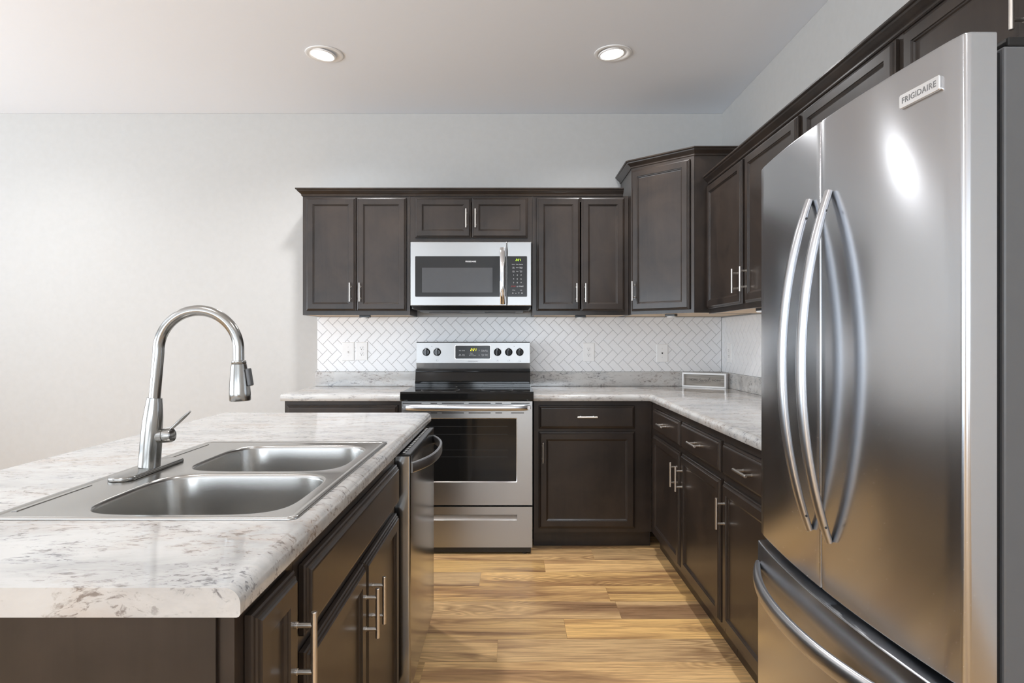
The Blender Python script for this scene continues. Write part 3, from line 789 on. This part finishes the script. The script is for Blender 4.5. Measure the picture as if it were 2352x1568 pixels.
        b.lathe((kx+dot[0], yy, kz+dot[1]), (0, -1, 0), [(0, .0022), (.0005, .0022)], 10); b.build('burner_symbol', 'grey_ink', cp, off=L)
    for kx in (-.529, .020): b = MB(); b.lathe((kx, yp(1.189), 1.189), (0, -1, 0), [(0, .0025), (.0008, .0025)], 10); b.build('indicator_light', 'dark_ink', cp, off=L)
    for kx in (-.566, -.493, -.0905, -.016, .0578):
        k = MB(); base_ = (kx, yp(1.1506), 1.1506)
        k.lathe(base_, (0, -1, 0), [(0, .0255), (.004, .0255), (.008, .0235), (.012, .0215), (.014, .019)], 28)
        kn = k.build('knob', 'black_gloss', cp, off=L)
        k = MB(); k.box(kx-.0075, kx+.0075, yp(1.15)-.030, yp(1.15)-.0135, 1.1506-.0235, 1.1506+.028); k.build('knob_grip', 'black_gloss', kn, off=L, bev=.003)
        k = MB(); k.box(kx-.0008, kx+.0008, yp(1.15)-.0305, yp(1.15)-.030, 1.1506+.012, 1.1506+.025); k.build('knob_pointer', 'white_ink', kn, off=L)
make_range()

# ------------------------------------------------------------------ microwave
def make_micro():
    x0, x1 = -.631, .128; z0, z1 = 1.4455, 1.8490; yf = 3.927; L = ((x0+x1)/2, 4.1, z0)
    t = thing('microwave_oven', L, 'over-the-range stainless steel microwave below the short wall cabinet', 'microwave')
    b = MB(); b.box(x0+.004, x1-.004, 3.965, YW-.0075, 1.428, z1-.001); b.build('body', 'side_grey', t, off=L)
    b = MB(); b.add([(x0+.006, 3.937, 1.4445), (x1-.006, 3.937, 1.4445), (x1-.02, 3.962, 1.420), (x0+.02, 3.962, 1.420), (x0+.006, 3.9645, 1.4445), (x1-.006, 3.9645, 1.4445), (x1-.02, 3.9645, 1.420), (x0+.02, 3.9645, 1.420)],
                    [(0, 1, 2, 3), (4, 7, 6, 5), (0, 3, 7, 4), (1, 5, 6, 2), (3, 2, 6, 7), (0, 4, 5, 1)]); b.build('vent_grille', 'black_plastic', t, off=L)
    b = MB(); b.box(x0+.05, x1-.05, 3.99, 4.28, 1.412, 1.4278); b.box(x0+.10, x0+.30, 4.05, 4.22, 1.408, 1.4119); b.box(x1-.30, x1-.10, 4.05, 4.22, 1.408, 1.4119); b.build('underside_vent', 'side_grey', t, off=L, bev=.002)
    xs = -.026
    b = MB(); b.box(x0, xs-.001, yf, 3.964, z0, z1-.001); d = b.build('door', 'steel_x', t, off=L, bev=.004)
    b = MB(); b.box(xs+.001, x1, yf, 3.964, z0, z1-.001); c = b.build('control_panel', 'steel_x', t, off=L, bev=.004)
    b = MB(); panel_y(b, rrect(-.601, xs-.0062, 1.503, 1.756, .005), yf-.0002, yf-.0025); g = b.build('door_glass', 'black_panel', d, off=L)
    b = MB(); panel_y(b, rrect(-.558, -.116, 1.529, 1.684, .002), yf-.0026, yf-.0030, .0002); b.build('viewing_window', 'mesh_window', g, off=L)
    b = MB(); v, f = text_geo('FRIGIDAIRE', .0125, .0002, bold=.0003, space=1.05); b.add(v, f, face_T(-.253, yf-.0032, 1.7225)); b.build('lettering', 'white_ink', g, off=L)
    b = MB(); panel_y(b, rrect(xs+.003, .100, 1.503, 1.756, .005), yf-.0002, yf-.0025); k = b.build('keypad', 'black_panel', c, off=L)
    b = MB(); seg_digits(b, '2:21', .0135, face_T(.0285, yf-.0032, 1.7265)); b.build('clock_digits', 'clock_green', k, off=L)
    P = lambda px, py: ((px/14.26+1140-1174)/366.7, 1.236-(py/14.26+580-779)/366.7)
    b = MB()
    rows = [(562, 385, 'Popcorn', .0060), (686, 385, 'Potato', .0060), (810, 385, 'Beverage', .0060), (562, 480, 'Melt', .0062), (562, 508, 'Soften', .0062), (686, 492, 'Reheat', .0060), (808, 480, 'Defrost', .0062), (808, 508, 'Weight', .0062),
            (562, 602, 'Time', .0062), (562, 632, 'Cook', .0062), (686, 618, 'Timer', .0062), (808, 602, 'Power', .0062), (808, 632, 'Level', .0062),
            (565, 735, '1', .012), (686, 735, '2', .012), (810, 735, '3', .012), (565, 862, '4', .012), (686, 862, '5', .012), (810, 862, '6', .012), (565, 985, '7', .012), (686, 985, '8', .012), (810, 985, '9', .012),
            (686, 1112, '0', .012), (812, 1108, 'START', .0105), (565, 1230, '+30 Sec', .0062), (812, 1230, 'Lock', .0062), (540, 1330, 'O', .012), (640, 1330, 'o', .012), (738, 1330, 'Y', .012), (840, 1330, 'O', .012)]
    for px, py, s, sz in rows:
        X, Z = P(px, py); v, f = text_geo(s, sz, .0002); b.add(v, f, face_T(X, yf-.0029, Z))
    b.build('button_legends', 'white_ink', k, off=L)
    b = MB(); X, Z = P(562, 1108); v, f = text_geo('STOP', .0115, .0002); b.add(v, f, face_T(X, yf-.0029, Z)); b.build('stop_legend', 'red_ink', k, off=L)
    # handle
    h = MB(); pts = []; hz0, hz1 = 1.458, 1.806
    for i in range(25):
        u = i/24*2-1; pts.append((-.053, yf-.018-.030*(1-abs(u)**3.0), (hz0+hz1)/2+u*(hz1-hz0)/2))
    h.tube(pts, [.017]*25, 20, flat=(.42, 1.0), up=(0, -1, 0))
    for zz in (hz0+.012, hz1-.012): h.box(-.064, -.042, yf-.020, yf-.0026, zz-.010, zz+.010)
    h.build('handle', 'chrome', d, off=L)
make_micro()

# ------------------------------------------------------------------ refrigerator
def make_fridge():
    Y0, Y1 = 1.004, 1.830; Ym = (Y0+Y1)/2; hw = (Y1-Y0)/2; L = (1.1, Ym, 0)
    xf = lambda y, o=0.0: .700+o+.027*((y-Ym)/hw)**2
    t = thing('refrigerator', L, 'tall stainless steel french door refrigerator with curved handles at right', 'refrigerator')
    b = MB(); b.box(.792, XR-.02, Y0+.004, Y1-.004, .03, 1.708); b.build('cabinet', 'side_grey', t, off=L, bev=.004)
    
    for ya, yb in ((Y0+.006, Y0+.075), (Y1-.075, Y1-.006)):
        b = MB(); b.box(.80, 1.30, ya, yb, 1.7085, 1.724); b.build('hinge_cover', 'black_panel', t, off=L, bev=.003)
    b = MB(); b.box(.80, 1.40, Y0+.03, Y1-.03, .0005, .0295); b.build('base_grille', 'black_plastic', t, off=L)
    b = MB(); b.box(.7785, .7915, Y0+.012, Y1-.012, .06, 1.700); b.build('door_gasket', 'black_plastic', t, off=L)
    def contour(ya, yb, o, ra, rb, xb=.778):
        # front edge from ya to yb with rounded corners of radius ra/rb at each end
        pts = []
        def corner(y, r, s):
            out = []; xc = xf(y, o)+r; yc = y+s*r
            for k in range(7):
                a = k/6*PI/2; out.append((xc-math.sin(a)*r, yc-s*math.cos(a)*r))
            return out
        pts += [(xb, ya)] + corner(ya, ra, 1)
        for k in range(1, 24):
            y = ya+ra+(yb-rb-ya-ra)*k/24; pts.append((xf(y, o), y))
        pts += corner(yb, rb, -1)[::-1] + [(xb, yb)]
        return pts
    def slab_(ya, yb, z0, z1, o, ra, rb, nm, mat='steel_fridge'):
        c = contour(ya, yb, o, ra, rb); n = len(c); cy = (ya+yb)/2
        def ins(d): return [(min(x+d*(1 if x < .77 else 0), .778), y+(d if y < cy-.02*0 and (y-ya) < .03 else (-d if (yb-y) < .03 else 0))) for x, y in c]
        rs = [[(x, y, z) for x, y in ins(d)] for d, z in ((.004, z0), (.0012, z0+.0012), (0, z0+.004), (0, z1-.004), (.0012, z1-.0012), (.004, z1))]
        b = MB(); b.rings(rs); return b.build(nm, mat, t, off=L, ang=50)
    dn = slab_(Y0, Ym-.0025, .672, 1.730, 0, .011, .004, 'french_door'); df = slab_(Ym+.0025, Y1, .672, 1.730, 0, .004, .011, 'french_door')
    b = MB(); b.box(.735, .777, Ym-.0020, Ym+.0020, .69, 1.71); b.build('door_seam', 'white_steel', dn, off=L)
    fd = slab_(Y0-.001, Y1+.003, .055, .652, -.009, .011, .011, 'freezer_drawer')
    # door handles : bowed flattened bars
    def vhandle(par, y, s):
        h = MB(); pts = []; rr = []; z0, z1 = .793, 1.560
        for k in range(41):
            u = k/40*2-1
            pts.append((xf(y)-.0055-.062*(1-abs(u)**2.1), y+s*.003*(1-u*u), (z0+z1)/2+u*(z1-z0)/2)); rr.append(.0155*(1-.25*abs(u)**6))
        h.tube(pts, rr, 22, flat=(.62, 1.0), up=(-1, 0, 0))
        o = h.build('handle', 'handle_steel', par, off=L)
        for zz in (z0+.035, z1-.045):
            q = MB(); q.lathe((xf(y)-.018, y-.0125, zz), (0, -1, 0), [(0, .0028), (.0015, .0028), (.0016, .001)], 12)
            q.build('screw', 'dark_ink', o, off=L)
    vhandle(dn, Ym-.045, -1); vhandle(df, Ym+.045, 1)
    h = MB(); pts = []; rr = []
    for k in range(49):
        u = k/48*2-1; y = Ym+u*(hw-.028)
        pts.append((xf(y, -.009)-.006-.058*(1-abs(u)**2.3), y, .588-.004*(1-u*u))); rr.append(.0225*(1-.35*abs(u)**5))
    h.tube(pts, rr, 22, flat=(1.0, .55), up=(0, 0, 1))
    h.build('handle', 'handle_steel', fd, off=L)
    # badge
    ya, yb, z0, z1 = 1.144, 1.050, 1.6545, 1.6795
    ym = (ya+yb)/2; ang = math.atan2(xf(yb)-xf(ya), yb-ya)
    b = MB(); pts = rrect(-.047, .047, -.0125, .0125, .0035)
    Tb = Matrix.Translation((xf(ym)-.0006, ym, (z0+z1)/2)) @ Matrix.Rotation(R(-90)+math.atan2((xf(yb)-xf(ya)), (ya-yb)), 4, 'Z')
    b.rings([[(p[0], .0008, p[1]) for p in pts], [(p[0], -.0025, p[1]) for p in pts], [(p[0]*.985, -.0035, p[1]*.95) for p in pts]], smooth=False, T=Tb)
    bd = b.build('badge', 'white_steel', dn, off=L)
    b = MB(); v, f = text_geo('FRIGIDAIRE', .0148, .0003, bold=.0001, space=1.08); b.add(v, f, Tb @ face_T(0, -.0036, 0)); b.build('lettering', 'grey_ink', bd, off=L)
make_fridge()

# ------------------------------------------------------------------ island
IXR, IXL, IY0, IY1 = -.351, -1.280, .8127, 2.753
IF = -.372    # face frame plane
def island_top():
    b = MB(); zt, zb, r = .914, .8755, .022
    def half(x, s):   # rounded long edge
        p = []
        for k in range(9):
            a = k/8*PI/2; p.append((x-s*(r-math.sin(a)*r), zt-r+math.cos(a)*r))
        return p+[(x, zb+.004), (x-s*.002, zb+.001), (x-s*.005, zb)]
    def prism(pts, y0, y1): b.rings([[(x, y, z) for x, z in pts] for y in (y0, y1)], smooth=True)
    right = half(IXR, 1); left = half(IXL, -1)[::-1]
    sx0, sx1, sy0, sy1 = -.925, -.400, 1.130, 1.936
    prism(left+right, IY0, sy0); prism(left+right, sy1, IY1)
    prism([(sx1, zt)]+right+[(sx1, zb)], sy0, sy1)
    prism([(sx0, zb)]+left+[(sx0, zt)], sy0, sy1)
    tag(b.build('countertop', 'marble', ang=30), 'large marbled island countertop in the foreground with sink cut-out', 'countertop', 'marbled countertops')
island_top()
def ibase(label, Y0, Y1, doors=(), falses=(), **k):
    f = lambda Ls: [(a-Y0, b-Y0, c, d, (p[0]-Y0, p[1], True)) for (a, b, c, d, p) in Ls]
    return base(label, (IF, Y0, 0), R(90), Y1-Y0, .60, doors=f(doors), falses=[(a-Y0, b-Y0, c, d) for a, b, c, d in falses], **k)
ibase('narrow dark island cabinet with one full-height door nearest the camera', .842, 1.0675, [(.872, 1.043, .125, .852, (1.020, .733))])
ibase('dark island sink cabinet with a false front over two doors', 1.068, 1.996,
      [(1.093, 1.529, .125, .690, (1.507, .578)), (1.533, 1.972, .125, .690, (1.584, .577))], [(1.093, 1.975, .7185, .842)], hollow=True)
b = MB(); b.box(-.972, IF+.0, 2.6235, 2.735, .0005, .8748)
tag(b.build('island_end_panel', 'wood', bev=.001), 'dark wood end panel beyond the dishwasher on the island', 'panel')
b = MB(); b.box(-.985, IF-.022, .836, .8415, .0005, .8748)
tag(b.build('island_side_panel', 'wood'), 'flat dark wood side panel on the island end facing the camera', 'panel')
b = MB(); b.box(-.985, -.9735, .8425, 2.735, .0005, .8748)
tag(b.build('island_back_panel', 'wood'), 'dark wood back panel on the seating side of the island', 'panel')

# dishwasher
def make_dw():
    X = -.322; Y0, Y1 = 2.006, 2.618; L = (-.6, (Y0+Y1)/2, 0)
    t = thing('dishwasher', L, 'stainless steel dishwasher at the far end of the island', 'dishwasher')
    b = MB(); b.box(-.94, IF-.003, Y0+.006, Y1-.006, .05, .866); b.build('tub', 'side_grey', t, off=L)
    b = MB(); c = []
    for k in range(7):
        a = k/6*PI/2; c.append((X-.008+math.sin(a)*.008, Y0+.008-math.cos(a)*.008))
    for k in range(7):
        a = k/6*PI/2; c.append((X-.008+math.cos(a)*.008, Y1-.008+math.sin(a)*.008))
    c += [(IF-.002, Y1), (IF-.002, Y0)]
    b.rings([[(x, y, z) for x, y in c] for z in (.112, .861)]); d = b.build('door', 'steel_dark', t, off=L, ang=50)
    b = MB(); b.box(IF-.002, X-.0005, Y0, Y1, .8612, .8675); cs = b.build('control_strip', 'black_plastic', d, off=L, bev=.001)
    b = MB(); b.box(-.341, X-.002, Y0+.004, Y1-.004, .8677, .8683); b.build('strip_label', 'side_grey', cs, off=L)
    b = MB()
    for k in range(16): b.box(-.352, -.344, Y0+.03+k*.036, Y0+.048+k*.036, .8677, .8685)
    b.build('buttons', 'white_ink', cs, off=L)
    h = MB(); pts = []; rs = []
    ym = (Y0+Y1)/2; hwid = (Y1-Y0)/2-.018
    n_ = 41; zc = .822
    for k in range(n_):
        u = k/(n_-1)*2-1; y = ym+u*hwid; x = X+.0005+.056*(1-abs(u)**2.4)
        pts.append(Vector((x, y, zc)))
    for k, p in enumerate(pts):
        tg = (pts[min(k+1, n_-1)]-pts[max(k-1, 0)]).normalized(); nn = Vector((tg.y, -tg.x, 0))
        q = rrect(-.005, .005, -.0175, .0175, .004, 3)
        rs.append([p+nn*a+Vector((0, 0, z)) for a, z in q])
    h.rings(rs); h.build('handle', 'handle_steel', d, off=L, ang=50)
    b = MB(); b.box(-.40, -.350, Y0+.01, Y1-.004, .012, .1115); b.build('toe_panel', 'black_plastic', t, off=L, bev=.002)
    for yy in (Y0+.04, Y1-.04):
        f = MB(); f.lathe((-.45, yy, .0005), (0, 0, 1), [(0, .018), (.006, .018), (.008, .008), (.0498, .008)], 16); f.build('foot', 'black_plastic', t, off=L)
make_dw()

# sink
def make_sink():
    SX0, SX1, SY0, SY1 = -.942, -.383, 1.115, 1.951; zt = .9142; L = ((SX0+SX1)/2, (SY0+SY1)/2, zt)
    t = thing('kitchen_sink', L, 'double bowl stainless steel drop-in sink set in the island counter', 'sink')
    b = MB()
    zd = zt+.0030
    bowls = [(-.808, -.420, 1.142, 1.489), (-.808, -.420, 1.517, 1.886)]
    cells = [(SX0+.012, SX1-.012, SY0+.012, 1.503), (SX0+.012, SX1-.012, 1.503, SY1-.012)]
    for (bx0, bx1, by0, by1), (cx0, cx1, cy0, cy1) in zip(bowls, cells):
        mx, my = (bx0+bx1)/2, (by0+by1)/2; hx, hy = (bx1-bx0)/2, (by1-by0)/2
        angs = [2*PI*k/96 for k in range(96)]
        angs += [math.atan2(y-my, x-mx) % (2*PI) for x in (cx0, cx1) for y in (cy0, cy1)]
        angs = sorted(angs)
        def hole(shrink, z):
            out = []
            for a in angs:
                c, s = math.cos(a), math.sin(a); p = 4.6
                r = 1/((abs(c)/(hx-shrink))**p+(abs(s)/(hy-shrink))**p)**(1/p); out.append((mx+c*r, my+s*r, z))
            return out
        def rect(z):
            out = []
            for a in angs:
                c, s = math.cos(a), math.sin(a); ts = []
                if abs(c) > 1e-9: ts.append(((cx1 if c > 0 else cx0)-mx)/c)
                if abs(s) > 1e-9: ts.append(((cy1 if s > 0 else cy0)-my)/s)
                r = min(x for x in ts if x > 0); out.append((mx+c*r, my+s*r, z))
            return out
        rs = [rect(zd), hole(-.004, zd), hole(-.001, zd-.0006), hole(.0015, zd-.003), hole(.0028, zd-.010), hole(.007, zd-.13), hole(.012, zd-.160), hole(.026, zd-.175), hole(.05, zd-.180), hole(.13, zd-.183)]
        b.rings(rs, False, True)
    # rim bead
    path = rrect(SX0, SX1, SY0, SY1, .018, 6); pin = lambda d: rrect(SX0+d, SX1-d, SY0+d, SY1-d, max(.018-d, .0035), 6)
    b.rings([[(x, y, z) for x, y in pin(d)] for d, z in ((0, zt+.0004), (.0005, zt+.003), (.003, zt+.0048), (.007, zt+.0050), (.0105, zt+.0042), (.0145, zd+.0002), (.0160, zd-.0004))], False, False)
    o = b.build('basin', 'steel_sink', t, off=L, ang=60)
    for y0, y1 in ((1.16, 1.37), (1.69, 1.90)):   # raised step line behind the bowls
        b = MB(); b.box(-.925, -.915, y0, y1, zd-.0002, zd+.0014); b.build('deck_ridge', 'steel_sink', t, off=L, bev=.0006)
    for (bx0, bx1, by0, by1) in bowls:
        d = MB(); d.lathe(((bx0+bx1)/2, (by0+by1)/2, zd-.1828), (0, 0, 1), [(0, .057), (.002, .056), (.003, .050), (.0005, .040), (.0004, .001)], 32); d.build('drain', 'chrome', t, off=L)
make_sink()

# faucet
def make_faucet():
    yc = 1.525; zb = .9177; L = (-.882, yc, zb)
    t = thing('faucet', L, 'tall brushed nickel gooseneck pull-down faucet behind the sink', 'faucet')
    b = MB(); pts = []
    for k in range(13): a = PI*k/12; pts.append((-.882+math.cos(a)*.030, 1.625+math.sin(a)*.030))
    for k in range(13): a = PI+PI*k/12; pts.append((-.882+math.cos(a)*.030, 1.425+math.sin(a)*.030))
    sc = lambda d: [(-.882+(x+.882)*(1-d/.03), 1.525+(y-1.525)*(1-d/.13)) for x, y in pts]
    b.rings([[(x, y, z) for x, y in sc(d)] for d, z in ((.001, zb), (0, zb+.001), (0, zb+.0065), (.0015, zb+.0085), (.004, zb+.0092))]); b.build('deck_plate', 'nickel', t, off=L, ang=50)
    p0 = Vector((-.8805, yc, zb+.009)); p1 = Vector((-.8672, yc, 1.0935)); ax = p1-p0; H = ax.length
    b = MB(); b.lathe(p0, ax, [(0, .0235), (.001, .0245), (.05, .0243), (.085, .0238), (.115, .0225), (.14, .0200), (.160, .0176), (H, .0168)], 36); b.build('body', 'nickel', t, off=L)
    # spout
    pts = [p1-ax.normalized()*.004]
    q = Vector((-.8575, yc, 1.205)); pts.append(p1.lerp(q, .5)); pts.append(q)
    cx, cz, r = -.7600, 1.2085, .0975
    for k in range(1, 40):
        a = R(180-180*k/40+1.0); pts.append(Vector((cx+math.cos(a)*r, yc, cz+math.sin(a)*r)))
    pts += [Vector((-.6628, yc, 1.200)), Vector((-.6625, yc, 1.180))]
    b = MB(); b.tube(pts, .0130, 24); b.build('spout', 'nickel', t, off=L, ang=60)
    b = MB(); s0 = Vector((-.6625, yc, 1.1845)); ax2 = Vector((.0035, 0, -.098))
    b.lathe(s0, ax2, [(0, .0155), (.001, .0168), (.0075, .0172), (.0085, .0165), (.0095, .0178), (.03, .0205), (.055, .0232), (.080, .0246), (.096, .0246), (.098, .0235), (.0985, .016)], 36)
    hd = b.build('spray_head', 'nickel', t, off=L, ang=40)
    b = MB(); cxh = -.6605
    b.add([(-.6435, yc-.011, 1.163), (-.6435, yc+.011, 1.163), (-.6375, yc+.011, 1.122), (-.6375, yc-.011, 1.122), (-.635, yc-.009, 1.167), (-.635, yc+.009, 1.167), (-.628, yc+.009, 1.124), (-.628, yc-.009, 1.124)],
          [(0, 1, 2, 3), (7, 6, 5, 4), (0, 4, 5, 1), (1, 5, 6, 2), (2, 6, 7, 3), (3, 7, 4, 0)]); b.build('spray_button', 'side_grey', hd, off=L, bev=.003)
    # side valve and lever
    v0 = Vector((-.862, yc, 1.0000)); vx = Vector((1, -.10, .10)).normalized()
    b = MB(); b.lathe(v0, vx, [(0, .0170), (.020, .0170), (.0205, .0155), (.0225, .0155), (.023, .0172), (.036, .0172), (.041, .0155), (.0435, .011), (.044, .002)], 30); vv = b.build('valve', 'nickel', t, off=L, ang=40)
    a = v0+vx*.034+Vector((0, 0, .012)); e = Vector((-.7745, yc-.012, 1.062)); pts = [a.lerp(e, k/8) for k in range(9)]
    b = MB(); b.tube(pts, [.0055, .0062, .0066, .0068, .0068, .0066, .0062, .0056, .0040], 16, flat=(.55, 1.0), up=(-.7, 0, .7)); b.build('lever', 'nickel', vv, off=L, ang=60)
make_faucet()

# ------------------------------------------------------------------ sign
def make_sign():
    A = Vector((1.162, 4.262)); B_ = Vector((1.400, 4.085)); ang = math.atan2(B_.y-A.y, B_.x-A.x); W = (B_-A).length; H = .097; D = .034
    t = thing('wooden_sign', (A.x, A.y, .9147), 'small white framed HOME sweet HOME sign leaning in the counter corner', 'sign', None, ang)
    f = MB(); e = .011
    f.box(0, W, 0, D, 0, e); f.box(0, W, 0, D, H-e, H); f.box(0, e, 0, D, e, H-e); f.box(W-e, W, 0, D, e, H-e)
    f.build('frame', 'white_plastic', t, bev=.0006)
    b = MB(); b.box(e, W-e, .020, .028, e, H-e); bo = b.build('board', 'greywood', t)
    l = MB(); yy = .0196
    for s, xx in (('HOME', .073), ('HOME', .228)):
        v, fc = text_geo(s, .0198, .0003, bold=-.0002, space=1.05); l.add(v, fc, face_T(xx, yy, .048))
    def stroke(pts, r=.0007):
        # Catmull-Rom through pts
        P = [Vector((p[0], yy, p[1])) for p in pts]; P = [P[0]]+P+[P[-1]]; out = []
        for i in range(1, len(P)-2):
            for k in range(6):
                u = k/6; a, b2, c, d = P[i-1], P[i], P[i+1], P[i+2]
                out.append(.5*((2*b2)+(c-a)*u+(2*a-5*b2+4*c-d)*u*u+(3*b2-a-3*c+d)*u**3))
        out.append(P[-2]); l.tube(out, r, 6, up=(0, -1, 0))
    x = .111; z = .040
    stroke([(x+.013, z+.014), (x+.008, z+.018), (x+.003, z+.014), (x+.009, z+.008), (x+.010, z+.002), (x+.003, z-.001), (x-.002, z+.003)])       # s
    stroke([(x+.010, z+.001), (x+.016, z+.010), (x+.016, z+.001), (x+.020, z+.0), (x+.024, z+.010), (x+.025, z+.001), (x+.029, z+.0), (x+.034, z+.010), (x+.038, z+.009)])  # w
    stroke([(x+.038, z+.004), (x+.045, z+.008), (x+.043, z+.012), (x+.039, z+.006), (x+.042, z+.0), (x+.049, z+.003), (x+.056, z+.008), (x+.054, z+.012), (x+.050, z+.006), (x+.053, z+.0), (x+.060, z+.003), (x+.068, z+.015), (x+.073, z+.027), (x+.068, z+.014), (x+.066, z+.003), (x+.070, z-.001), (x+.080, z+.003)])  # eet
    stroke([(x+.062, z+.016), (x+.078, z+.018)])
    l.build('lettering', 'dark_ink', bo)
make_sign()
